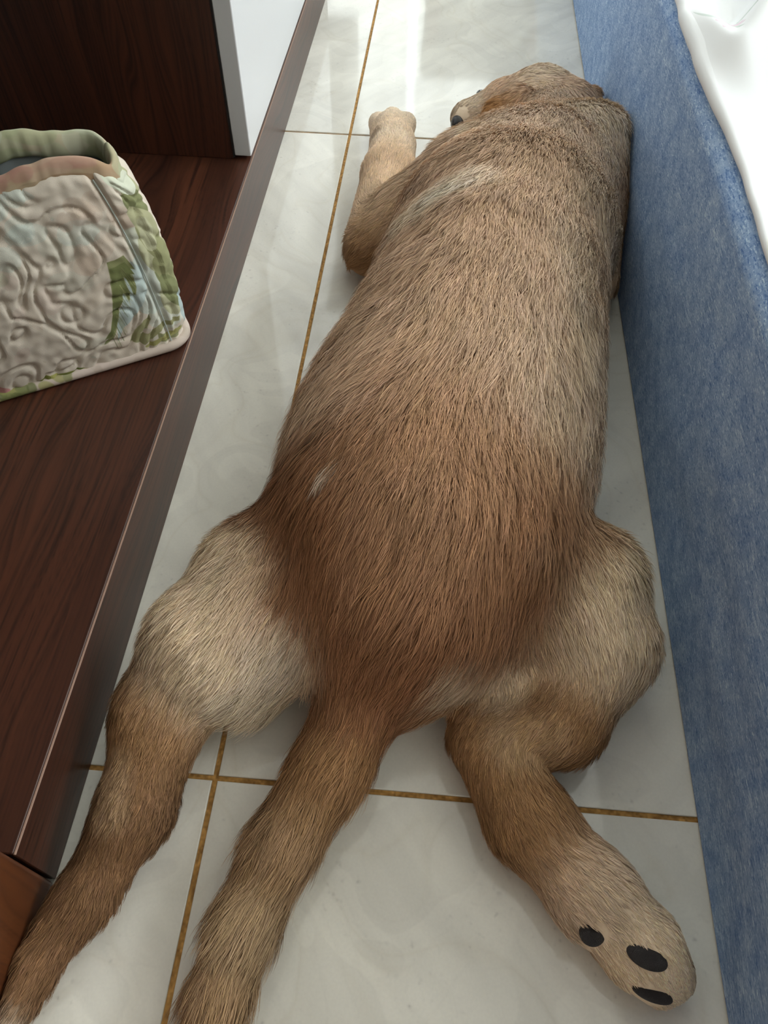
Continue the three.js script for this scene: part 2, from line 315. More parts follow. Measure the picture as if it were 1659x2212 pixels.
  const SPRIG = [[-48.1, 20.9], [-40.9, 29.4], [-31.5, 37], [-25.3, 39.4], [-25.4, 36.4], [-31, 29], [-38, 26], [-31.1, 23.5], [-21, 28.6], [-10.7, 28.9], [-3.1, 28.6], [-5.3, 24.6], [-17, 24], [-28.5, 18.5], [-37.3, 13.6], [-42.6, 18]];
  blot(FR - 16, 66, 20, 26, 0.3, 'rgba(190,202,194,0.7)'); blot(FR - 8, 100, 10, 16, 0, 'rgba(196,206,188,0.6)'); blot(FR - 12, 35, 16, 14, 0, 'rgba(200,208,196,0.6)');
  poly(BLUE, '#b4c0bc', FR); poly(LEAF, '#84865a', FR); poly(LEAF.map(([x, y]) => [x * 0.92 - 3.6, y * 0.86 + 8]), '#6c7244', FR); poly(SPRIG, '#96936a', FR);
  for (let k = 0; k < 40; k++) { const t = r(), x = FR + lerp(-30, -60, t), y = lerp(88, 30, t); g2.strokeStyle = ['rgba(92,98,58,0.5)', 'rgba(160,158,112,0.45)', 'rgba(110,112,72,0.5)'][k % 3]; g2.lineWidth = 1.5; g2.beginPath(); g2.moveTo(x * sx, chh - y * sy); g2.lineTo((x + 1 + r() * 5 * (1 - t)) * sx, chh - (y - 6 - r() * 14) * sy); g2.stroke(); }
  for (let k = 0; k < 240; k++) blot(r() * PER * 1000, r() * 165, 0.5 + r() * 2, 0.4 + r() * 1.4, r() * 3, ['rgba(150,140,110,0.25)', 'rgba(230,224,214,0.3)', 'rgba(168,176,160,0.3)'][k % 3]);
  poly([[-24, 22], [-12, 14], [-4, 20], [-8, 10], [-26, 10]], '#8c8c64', FR); blot(FR - 20, 14, 18, 3, -0.15, '#a8a468');
  for (let k = 0; k < 16; k++) blot(FR - 4 + r() * 16, 30 + r() * 120, 5 + r() * 6, 10 + r() * 16, (r() - 0.5) * 0.6, ['#8a8a62', '#a4a27e', '#777a52', '#aeac8c'][k % 4]);
  blot(FR + 9, 30, 10, 20, 0, '#a9b6b4'); blot(FR + 6, 155, 14, 10, 0, '#c6c8b4');
  for (let k = 0; k < 26; k++) blot(r() * (FR - 90), 20 + r() * 110, 4 + r() * 9, 3 + r() * 6, r() * 3, ['rgba(200,178,166,0.4)', 'rgba(170,172,140,0.35)', 'rgba(216,206,190,0.5)'][k % 3]);
  for (let k = 0; k < 16; k++) blot(FR - 150 + r() * 70, 2 + r() * 7, 5 + r() * 5, 2.5, r() - 0.5, ['#7f8440', '#a6a25c', '#5f6a30'][k % 3]);
  for (let k = 0; k < 8; k++) blot(FR - 215 + r() * 60, 3 + r() * 8, 7, 4, r(), ['#b5727a', '#c08a84', '#9c5a64'][k % 3]);
  const print = new THREE.CanvasTexture(c); print.colorSpace = THREE.SRGBColorSpace; print.wrapS = THREE.RepeatWrapping;
  const weave = dataTex(256, 256, (u, v, i, j) => { const b = 128 + (i % 4 < 2 ? 30 : -30) + (j % 4 < 2 ? 30 : -30) + fbm2(u * 40, v * 40, 2) * 50; return [b, b, b]; }, false);
  const cloth = std({ map: print, roughness: 0.92, bumpMap: rep(weave.clone(), 14, 4), bumpScale: 0.0002 });
  const shell = grid(520, 120, (u, v) => wall(u, v, quilt(u, v)), (u, v) => [u, v]);
  mesh('quilted_body', shell, cloth, bag);
  const liningMat = std({ color: 0x8b9190, roughness: 0.95, side: THREE.DoubleSide });
  mesh('lining', grid(160, 20, (u, v) => wall(u, lerp(0.04, 0.97, v), -0.0042 + 0.0006 * noise2(u * 40, v * 5))), liningMat, bag).userData.label = 'grey lining';
  const flat = new THREE.Shape(); for (let i = 0; i < 80; i++) { const [x, z] = ring(i / 80, W, D, R0); i ? flat.lineTo(x, -z) : flat.moveTo(x, -z); }
  mesh('base', new THREE.ExtrudeGeometry(flat, { depth: 0.004, bevelEnabled: false }).rotateX(-Math.PI / 2), std({ color: 0xb9ab98, roughness: 0.95 }), bag);
  // rim binding: a soft folded band
  const rimCol = (() => { const t = document.createElement('canvas'); t.width = 1024; t.height = 64; const q = t.getContext('2d'); q.fillStyle = '#b3a88c'; q.fillRect(0, 0, 1024, 64);
    const f = W / PER * 1024; const gr = [['#a98b62', 0.30, 0.20], ['#a47862', 0.52, 0.30], ['#a98f74', 0.78, 0.34], ['#a08468', 0.95, 0.2]];
    const rr = rng(8); for (const [col, at, w] of gr) for (let k = 0; k < 50; k++) { q.fillStyle = col; q.globalAlpha = 0.35; q.beginPath(); q.ellipse(f * (at + (rr() - 0.5) * w), rr() * 64, 14 + rr() * 22, 6 + rr() * 10, 0, 0, 7); q.fill(); }
    q.globalAlpha = 0.5; for (let k = 0; k < 46; k++) { q.fillStyle = ['#ad8a76', '#a67a6c', '#b49a84'][k % 3]; q.beginPath(); q.ellipse(f * (0.35 + rr() * 0.6), 40 + rr() * 22, 12 + rr() * 16, 4 + rr() * 5, 0, 0, 7); q.fill(); }
    q.globalAlpha = 0.6; for (let k = 0; k < 90; k++) { q.fillStyle = ['#a9ac8c', '#b9bca4', '#9fa37e'][k % 3]; q.beginPath(); q.ellipse(f * 1.02 + rr() * (1024 - f), rr() * 64, 16 + rr() * 22, 6 + rr() * 10, 0, 0, 7); q.fill(); }
    const x = new THREE.CanvasTexture(t); x.colorSpace = THREE.SRGBColorSpace; x.wrapS = THREE.RepeatWrapping; return x; })();
  const rim = grid(300, 16, (u, v) => {
    const a = v * Math.PI * 2, [x, y, z] = wall(u, 1, 0), [x2, , z2] = wall(u, 1, 0.01), nx = (x2 - x) / 0.01, nz = (z2 - z) / 0.01;
    const ho = Math.cos(a) * (0.0038 + 0.0006 * noise2(u * 60, 1)) - 0.002, hy = Math.sin(a) * 0.0098; return [x + nx * ho, y - 0.004 + hy + 0.001 * noise2(u * 30, 9), z + nz * ho];
  }, (u, v) => [u, v]);
  mesh('rim_binding', rim, std({ map: rimCol, roughness: 0.92, side: THREE.DoubleSide }), bag);
  const footCol = (() => { const t = document.createElement('canvas'); t.width = 1024; t.height = 32; const q = t.getContext('2d'), rr = rng(18); q.fillStyle = '#c3b3a6'; q.fillRect(0, 0, 1024, 32);
    const dab = (a, b, n, cols) => { for (let k = 0; k < n; k++) { q.globalAlpha = 0.7; q.fillStyle = cols[k % cols.length]; q.beginPath(); q.ellipse(lerp(a, b, rr()) * 1024, rr() * 32, 4 + rr() * 7, 3 + rr() * 5, rr(), 0, 7); q.fill(); } };
    dab(0.115, 0.225, 46, ['#7f8450', '#99965c', '#636a3c']); dab(0.02, 0.12, 40, ['#a8707a', '#b98a7e', '#8c8a58']); dab(0.22, 0.36, 14, ['#cdbcb0', '#b9a79a']); dab(0.36, 0.98, 60, ['#a9a786', '#b7a79a']);
    const x = new THREE.CanvasTexture(t); x.colorSpace = THREE.SRGBColorSpace; x.wrapS = x.wrapT = THREE.RepeatWrapping; return x; })();
  // piping round the foot and up the front right edge, with its pale stitching
  const foot = []; for (let i = 0; i < 120; i++) { const [x, y, z] = wall(i / 120, 0.012, 0.0022); foot.push(new THREE.Vector3(x, 0.0042, z)); }
  mesh('foot_piping', new THREE.TubeGeometry(new THREE.CatmullRomCurve3(foot, true), 400, 0.0042, 10, true), std({ map: footCol, roughness: 0.9 }), bag);
  const sF = SEAM / RL, up = []; for (let i = 0; i <= 40; i++) { const h = lerp(0.03, 0.94, i / 40), [x, y, z] = wall(sF, h, 0.0012); up.push(new THREE.Vector3(x, y, z)); }
  mesh('seam', new THREE.TubeGeometry(new THREE.CatmullRomCurve3(up), 120, 0.0006, 6), std({ color: 0xb4bbb4, roughness: 0.9 }), bag).userData.label = 'pale stitched seam';
}

// ------------------------------------------------------------------ the dog
// bones: group, blend, ax, ay, az, ar, bx, by, bz, br, coat at a, coat at b, fur length at a, at b (metres)
const BONES = [
  ['trunk', .032, .2084, .045, -.6231, .0466, .1712, .062, -.5595, .063, 'tan', 'tanL', .015, .019],
  ['trunk', .032, .2155, .053, -.6238, .048, .1952, .07, -.5618, .065, 'tanG', 'tanG', .015, .019],
  ['trunk', .032, .2226, .045, -.6245, .0466, .2192, .062, -.5642, .063, 'pale', 'tanG', .015, .019],
  ['trunk', .032, .1712, .062, -.5595, .063, .1589, .07, -.485, .0708, 'tanL', 'tan', .019, .022],
  ['trunk', .032, .1952, .07, -.5618, .065, .1786, .078, -.4869, .073, 'tanG', 'tanD', .019, .022],
  ['trunk', .032, .2192, .062, -.5642, .063, .1983, .07, -.4888, .0708, 'tanG', 'pale', .019, .022],
  ['trunk', .032, .1589, .07, -.485, .0708, .1505, .071, -.4024, .0718, 'tan', 'tan', .022, .024],
  ['trunk', .032, .1786, .078, -.4869, .073, .1637, .079, -.4036, .074, 'tanD', 'tanD', .022, .024],
  ['trunk', .032, .1983, .07, -.4888, .0708, .1769, .071, -.4049, .0718, 'pale', 'grey', .022, .024],  // right flank: greyer coat, also paler for window light put into the colour
  ['trunk', .032, .1505, .071, -.4024, .0718, .1315, .07, -.3314, .0708, 'tan', 'tan', .024, .026],
  ['trunk', .032, .1637, .079, -.4036, .074, .1517, .078, -.3333, .073, 'tanD', 'tanD', .024, .026],
  ['trunk', .032, .1769, .071, -.4049, .0718, .1719, .07, -.3352, .0708, 'grey', 'grey', .024, .026],
  ['trunk', .032, .1315, .07, -.3314, .0708, .1084, .068, -.269, .0689, 'tan', 'tan', .026, .027],
  ['trunk', .032, .1517, .078, -.3333, .073, .138, .076, -.2717, .071, 'tanD', 'tanD', .026, .027],
  ['trunk', .032, .1719, .07, -.3352, .0708, .1675, .068, -.2745, .0689, 'grey', 'grey', .026, .027],
  ['trunk', .032, .1084, .068, -.269, .0689, .0963, .065, -.2238, .066, 'tan', 'tan', .027, .027],
  ['trunk', .032, .138, .076, -.2717, .071, .1303, .073, -.2269, .068, 'tanD', 'tanR', .027, .027],
  ['trunk', .032, .1675, .068, -.2745, .0689, .1644, .065, -.23, .066, 'grey', 'grey', .027, .027],
  ['trunk', .032, .0963, .065, -.2238, .066, .0947, .064, -.1816, .065, 'tan', 'red', .027, .025],
  ['trunk', .032, .1303, .073, -.2269, .068, .125, .072, -.1843, .067, 'tanR', 'tanR', .027, .025],
  ['trunk', .032, .1644, .065, -.23, .066, .1553, .064, -.187, .065, 'grey', 'tanR', .027, .025],
  ['trunk', .032, .0947, .064, -.1816, .065, .0982, .063, -.1433, .064, 'red', 'red', .025, .023],
  ['trunk', .032, .125, .072, -.1843, .067, .1222, .071, -.1454, .066, 'tanR', 'tanR', .025, .023],
  ['trunk', .032, .1553, .064, -.187, .065, .1462, .063, -.1476, .064, 'tanR', 'red', .025, .023],
  ['trunk', .032, .0982, .063, -.1433, .064, .108, .053, -.1103, .0543, 'red', 'red', .023, .024],
  ['trunk', .032, .1222, .071, -.1454, .066, .116, .061, -.111, .056, 'tanR', 'red', .023, .024],
  ['trunk', .032, .1462, .063, -.1476, .064, .1239, .053, -.1117, .0543, 'red', 'red', .023, .024],
  ['trunk', .032, .108, .053, -.1103, .0543, .1035, .036, -.0863, .0378, 'red', 'red', .024, .026],
  ['trunk', .032, .116, .061, -.111, .056, .1035, .044, -.0863, .039, 'red', 'red', .024, .026],
  ['trunk', .032, .1239, .053, -.1117, .0543, .1035, .036, -.0863, .0378, 'red', 'red', .024, .026],
  ['head', .022, .2374, .055, -.7342, .041, .2274, .064, -.6041, .058, 'tanG', 'tanG', .01, .014],
  ['head', .016, .1903, .042, -.7949, .033, .2273, .05, -.789, .04, 'tan', 'pale', .007, .009],
  ['head', .016, .2273, .05, -.789, .04, .2525, .053, -.7638, .04, 'pale', 'tan', .009, .01],
  ['head', .012, .1458, .028, -.7962, .022, .188, .039, -.7963, .03, 'pale', 'tan', .004, .006],
  ['earL', .006, .2028, .084, -.7417, .011, .1777, .064, -.7404, .015, 'tan', 'ear', .008, .008],
  ['earL', .006, .1777, .064, -.7404, .016, .1618, .038, -.7438, .012, 'ear', 'ear', .008, .007],
  ['earL', .006, .1919, .074, -.7382, .013, .1868, .05, -.7285, .013, 'ear', 'ear', .008, .007],
  ['earR', .006, .2574, .08, -.7622, .012, .284, .062, -.7855, .014, 'tan', 'leg', .008, .008],
  ['earR', .006, .284, .062, -.7855, .014, .2945, .042, -.7923, .011, 'ear', 'ear', .007, .006],
  ['foreL', .018, .1394, .075, -.5726, .047, .0884, .045, -.5602, .036, 'tan', 'tanL', .014, .012],
  ['foreL', .014, .0861, .045, -.5584, .034, .0503, .028, -.5209, .024, 'tanL', 'leg', .012, .01],
  ['foreL', .014, .0524, .028, -.5446, .027, .0595, .029, -.6606, .028, 'tanL', 'tanL', .01, .009],
  ['foreL', .012, .0595, .029, -.6606, .028, .0589, .026, -.7249, .0255, 'tanL', 'pale', .007, .006],
  ['foreL', .008, .058, .025, -.737, .0255, .0548, .024, -.7651, .0235, 'tanL', 'pale', .005, .004],
  ['foreL', .006, .0436, .02, -.7662, .014, .0361, .015, -.8017, .0125, 'tanL', 'pale', .004, .004],
  ['foreL', .006, .0554, .02, -.7728, .014, .0522, .015, -.8158, .0125, 'tanL', 'pale', .004, .004],
  ['foreL', .006, .0668, .02, -.7697, .014, .0697, .015, -.8051, .0125, 'tanL', 'pale', .004, .004],
  ['foreR', .018, .2669, .085, -.628, .045, .2792, .055, -.5618, .03, 'pale', 'leg', .014, .012],
  ['foreR', .012, .2792, .055, -.5618, .028, .2797, .026, -.4972, .018, 'tan', 'tanL', .01, .008],
  ['foreR', .012, .3061, .02, -.6632, .017, .2811, .022, -.5027, .018, 'tan', 'tanL', .006, .006],
  ['hindL', .02, .0537, .062, -.1536, .042, .0127, .048, -.1211, .036, 'red', 'cream', .018, .016],
  ['hindL', .02, .0127, .048, -.1211, .036, -.0149, .038, -.0782, .03, 'cream', 'cream', .016, .013],
  ['hindL', .02, .0642, .055, -.1177, .046, -.0053, .046, -.0683, .042, 'red', 'cream', .018, .016],
  ['britchL', .018, .0431, .045, -.0864, .034, .0189, .03, -.0567, .026, 'cream', 'cream', .02, .022],
  ['hindL', .018, -.0145, .038, -.0765, .03, -.0339, .032, -.0278, .027, 'cream', 'leg', .013, .01],
  ['hindL', .016, -.0339, .032, -.0278, .027, -.0365, .025, .0325, .021, 'leg', 'legBrownShade', .008, .007],  // lower left hind leg: its shade is put into a darker coat colour
  ['hindL', .012, -.0372, .026, .0302, .021, -.0536, .018, .0764, .0155, 'legBrownShade', 'legBrownShade', .007, .009],
  ['hindL', .01, -.0536, .018, .0764, .0155, -.0772, .015, .1177, .014, 'legBrownShade', 'legBrownShade', .009, .008],
  ['hindL', .01, -.0772, .015, .1177, .015, -.0894, .016, .1436, .02, 'legBrownShade', 'pale', .008, .006],
  ['hindR', .02, .1878, .06, -.1514, .044, .2327, .048, -.1361, .036, 'red', 'cream', .018, .015],
  ['hindR', .02, .2327, .048, -.1361, .036, .2455, .038, -.1043, .031, 'creamY', 'cream', .015, .013],
  ['hindR', .02, .1793, .05, -.1165, .04, .2322, .04, -.0953, .034, 'red', 'cream', .018, .016],
  ['britchR', .016, .156, .04, -.0887, .03, .1816, .03, -.079, .026, 'cream', 'cream', .018, .018],
  ['hindR', .014, .2468, .036, -.0952, .031, .2149, .03, -.0469, .028, 'cream', 'leg', .011, .008],
  ['hindR', .012, .215, .029, -.0443, .027, .1699, .027, -.0315, .0235, 'leg', 'leg', .008, .007],
  ['hindR2', .012, .1705, .027, -.0307, .0235, .1951, .024, .0153, .0235, 'leg', 'leg', .007, .009],
  ['hindR2', .012, .1951, .024, .0153, .0235, .231, .022, .0521, .0225, 'leg', 'tan', .01, .01],
  ['hindR2', .012, .231, .022, .0521, .0225, .256, .02, .0763, .0215, 'pale', 'cream', .007, .004],
  ['hindR2', .008, .256, .02, .0763, .021, .2657, .017, .0855, .0165, 'cream', 'cream', .004, .003],
  ['hindR2', .006, .2609, .02, .077, .013, .2741, .013, .0884, .0105, 'cream', 'cream', .004, .003],
  ['hindR2', .006, .2551, .02, .0841, .013, .2642, .013, .0931, .0105, 'cream', 'cream', .004, .003],
  ['tail', .008, .0953, .048, -.0827, .034, .0912, .04, -.0476, .0275, 'red', 'red', .024, .02],
  ['tail', .008, .0912, .04, -.0476, .0275, .0774, .032, -.0051, .0225, 'red', 'leg', .02, .02],
  ['tail', .008, .0774, .032, -.0051, .0225, .0541, .028, .0411, .0195, 'leg', 'legT', .02, .021],
  ['tail', .008, .0541, .028, .0411, .0195, .0397, .024, .0824, .0175, 'legT', 'tanT', .021, .021],
  ['tail', .008, .0397, .024, .0824, .0175, .032, .022, .1176, .0155, 'tanT', 'legT', .021, .02],
  ['tail', .008, .032, .022, .1176, .0155, .0285, .02, .1457, .0135, 'legT', 'legT', .02, .02]
];
const PATCHES = [
  [0.149, 0.1606, -0.4484, 0.1007, 0.1406, -0.4257, 0.017, 'pale', 0.85],
  [0.1382, 0.1591, -0.439, 0.1168, 0.1517, -0.4279, 0.009, 'white', 0.6],
  [0.2663, 0.1271, -0.5755, 0.2737, 0.1195, -0.5657, 0.011, 'pale', 0.7],
  [0.1504, 0.0542, -0.7911, 0.1434, 0.1341, -0.5706, 0.007, 'pale', 0.8],
  [-0.0495, 0.0473, 0.008, -0.0442, 0.0484, 0.0343, 0.01, 'creamB', 0.45],
  [0.0394, 0.0443, -0.7244, 0.0377, 0.0419, -0.7186, 0.006, 'legBrownShade', 0.5],
  [0.0917, 0.1042, -0.0628, 0.0917, 0.1042, -0.0628, 0.03, 'red', 0.5],
  [0.2014, 0.0573, -0.0498, 0.1784, 0.0506, -0.0431, 0.008, 'legBrownShade', 0.6],  // fold between thigh and hock, this row and next: shade painted into coat
  [0.174, 0.0518, -0.0306, 0.174, 0.0518, -0.0306, 0.01, 'legBrownShade', 0.6],
  [0.1838, 0.05, -0.0235, 0.2057, 0.0507, -0.0238, 0.014, 'creamB', 0.5],
  [0.039, 0.0692, -0.0515, 0.028, 0.0514, -0.0373, 0.02, 'white', 0.4],
  [0.2147, 0.1505, -0.5338, 0.2065, 0.1603, -0.4845, 0.02, 'tanD', 0.4],
  [0.1531, 0.0763, -0.0521, 0.1784, 0.0519, -0.0593, 0.014, 'cream', 0.6],
  [0.1337, 0.0981, -0.0548, 0.1378, 0.0819, -0.0483, 0.006, 'red', 0.7],
  [0.0575, 0.1272, -0.1291, 0.0092, 0.08, -0.1621, 0.018, 'red', 0.8],
  [0.0601, 0.1174, -0.1056, 0.047, 0.099, -0.0899, 0.014, 'red', 0.8],
  [0.1948, 0.1198, -0.1261, 0.2352, 0.0872, -0.156, 0.012, 'tanR', 0.7],
  [0.1075, 0.1324, -0.0935, 0.1359, 0.1513, -0.1489, 0.03, 'tanR', 0.3],
  [0.0636, 0.1359, -0.1515, 0.0673, 0.1385, -0.157, 0.004, 'white', 0.5],
  [0.2229, 0.1466, -0.3955, 0.2315, 0.1206, -0.2879, 0.018, 'pale', 0.45],
  [0.0314, 0.1061, -0.2192, 0.0465, 0.1233, -0.2349, 0.014, 'tanL', 0.4]
];

const COAT = {
  tan: [0.79, 0.545, 0.37], tanG: [0.84, 0.63, 0.465], tanD: [0.64, 0.42, 0.265], tanL: [0.84, 0.60, 0.395], tanR: [0.51, 0.29, 0.162], grey: [0.84, 0.645, 0.47], pale: [0.91, 0.735, 0.55], white: [0.95, 0.84, 0.68],
  red: [0.37, 0.172, 0.084], leg: [0.445, 0.245, 0.115], legBrownShade: [0.27, 0.145, 0.072], legT: [0.45, 0.28, 0.152], tanT: [0.51, 0.35, 0.205], cream: [0.96, 0.75, 0.525], creamB: [0.73, 0.50, 0.295], creamY: [0.91, 0.72, 0.48], ear: [0.48, 0.24, 0.09],  // darkest leg brown also carries painted shade of left hind leg and hock fold
};
const BN = BONES.map((b, n) => {
  const a = b.slice(2, 5), e = b.slice(6, 9), d = [e[0] - a[0], e[1] - a[1], e[2] - a[2]], L2 = d[0] * d[0] + d[1] * d[1] + d[2] * d[2], L = Math.sqrt(L2);
  const down = b[0].startsWith('hind') || b[0].startsWith('britch') ? (/cream/.test(b[10] + b[11]) && b[0] !== 'hindR2' ? 1.3 : 0) : 0;   // on the thighs the coat falls straight back
  return { g: b[0], k: b[1], a, d, L2, ra: b[5], rb: b[9], dir: d.map((v, k) => v / L + (b[0] === 'trunk' && k === 0 ? [-0.72, -0.10, 0.38][n % 3] : 0) + (k === 2 ? down : 0)), ca: COAT[b[10]], cb: COAT[b[11]], la: b[12], lb: b[13] };
});
function boneDist(b, x, y, z) {
  const px = x - b.a[0], py = y - b.a[1], pz = z - b.a[2];
  const t = clamp((px * b.d[0] + py * b.d[1] + pz * b.d[2]) / b.L2);
  b.t = t;
  return Math.hypot(px - t * b.d[0], py - t * b.d[1], pz - t * b.d[2]) - lerp(b.ra, b.rb, t);
}
const smin = (a, b, k) => { const h = Math.max(k - Math.abs(a - b), 0) / k; return Math.min(a, b) - h * h * k * 0.25; };
const smax = (a, b, k) => -smin(-a, -b, k);
const GROUPS = [...new Set(BN.map(b => b.g))].map(n => BN.filter(b => b.g === n));
const JOIN = { trunk: 0, head: 0.05, earL: 0.004, earR: 0.004, foreL: 0.014, foreR: 0.02, hindL: 0.018, britchL: 0.012, hindR: 0.014, britchR: 0.012, hindR2: 0.004, tail: 0.010 };
function bodyDist(x, y, z) {
  let d = 9;
  for (const gr of GROUPS) {
    let q = 9;
    for (const b of gr) { const e = boneDist(b, x, y, z); q = q > 8 ? e : smin(q, e, b.k); }
    d = d > 8 ? q : smin(d, q, JOIN[gr[0].g] || 0.006);
  }
  d = smax(d, 0.0012 - y, 0.006); d = smax(d, x - (BX - 0.004), 0.008); d = smax(d, FX + 0.003 - x + (y > SH ? (y - SH) * -0.6 : 0), 0.006);
  return d;
}
function surfaceNets(lo, hi, h, f) {
  const n = [0, 1, 2].map(k => Math.ceil((hi[k] - lo[k]) / h) + 1), nx = n[0], ny = n[1], nz = n[2], F = new Float32Array(nx * ny * nz);
  const id = (i, j, k) => i + nx * (j + ny * k);
  for (let k = 0; k < nz; k++) for (let j = 0; j < ny; j++) for (let i = 0; i < nx; i++) F[id(i, j, k)] = f(lo[0] + i * h, lo[1] + j * h, lo[2] + k * h);
  const V = new Int32Array(nx * ny * nz).fill(-1), P = [], I = [];
  const E = []; for (let a = 0; a < 8; a++) for (let b = a + 1; b < 8; b++) { const x = a ^ b; if (x === 1 || x === 2 || x === 4) E.push([a, b]); }
  for (let k = 0; k < nz - 1; k++) for (let j = 0; j < ny - 1; j++) for (let i = 0; i < nx - 1; i++) {
    const c = []; let m = 0;
    for (let q = 0; q < 8; q++) { const v = F[id(i + (q & 1), j + (q >> 1 & 1), k + (q >> 2))]; c.push(v); if (v < 0) m |= 1 << q; }
    if (m === 0 || m === 255) continue;
    let s = 0, x = 0, y = 0, z = 0;
    for (const [a, b] of E) if ((c[a] < 0) !== (c[b] < 0)) { const t = c[a] / (c[a] - c[b]); s++; x += (a & 1) + t * ((b & 1) - (a & 1)); y += (a >> 1 & 1) + t * ((b >> 1 & 1) - (a >> 1 & 1)); z += (a >> 2) + t * ((b >> 2) - (a >> 2)); }
    V[id(i, j, k)] = P.length / 3; P.push(lo[0] + (i + x / s) * h, lo[1] + (j + y / s) * h, lo[2] + (k + z / s) * h);
  }
  const quad = (a, b, c, d, flip) => { if (a < 0 || b < 0 || c < 0 || d < 0) return; flip ? I.push(a, c, b, a, d, c) : I.push(a, b, c, a, c, d); };
  for (let k = 1; k < nz - 1; k++) for (let j = 1; j < ny - 1; j++) for (let i = 1; i < nx - 1; i++) {
    const v = F[id(i, j, k)] < 0;
    if (v !== F[id(i + 1, j, k)] < 0) quad(V[id(i, j - 1, k - 1)], V[id(i, j, k - 1)], V[id(i, j, k)], V[id(i, j - 1, k)], !v);
    if (v !== F[id(i, j + 1, k)] < 0) quad(V[id(i - 1, j, k - 1)], V[id(i - 1, j, k)], V[id(i, j, k)], V[id(i, j, k - 1)], !v);
    if (v !== F[id(i, j, k + 1)] < 0) quad(V[id(i - 1, j - 1, k)], V[id(i, j - 1, k)], V[id(i, j, k)], V[id(i - 1, j, k)], !v);
  }
  const g = new THREE.BufferGeometry(); g.setAttribute('position', new THREE.Float32BufferAttribute(P, 3)); g.setIndex(I); g.computeVertexNormals(); return g;
}
const LIFT = { tail: 0.75, head: 0.8, foreL: 0.85, hindR2: 0.85 };
function coatAt(x, y, z) {                                // colour, fur length and lie of the hair, blended between the nearest bones
  let W = 0; const c = [0, 0, 0], f = [0, 0, 0]; let l = 0, lf = 0, dm = 9; const ds = BN.map(b => { const d = boneDist(b, x, y, z); if (d < dm) dm = d; return [d, b.t]; });
  BN.forEach((b, i) => {
    const [d, t] = ds[i], w = Math.exp(-(d - dm) / 0.007); if (w < 0.003) return; W += w; const s = t * t * (3 - 2 * t);
    for (let k = 0; k < 3; k++) { c[k] += w * lerp(b.ca[k], b.cb[k], s); f[k] += w * b.dir[k]; }
    l += w * lerp(b.la, b.lb, t); lf += w * (LIFT[b.g] || 1);
  });
  for (let k = 0; k < 3; k++) c[k] /= W;
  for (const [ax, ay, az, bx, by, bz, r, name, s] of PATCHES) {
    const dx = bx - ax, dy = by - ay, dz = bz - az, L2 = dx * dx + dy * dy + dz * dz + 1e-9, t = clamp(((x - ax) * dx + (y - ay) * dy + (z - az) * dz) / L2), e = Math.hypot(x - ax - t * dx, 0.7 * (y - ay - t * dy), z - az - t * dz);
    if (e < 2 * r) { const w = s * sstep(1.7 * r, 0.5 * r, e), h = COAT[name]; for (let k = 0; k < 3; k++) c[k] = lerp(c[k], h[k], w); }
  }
  return { c, l: l / W, lift: lf / W, f };
}
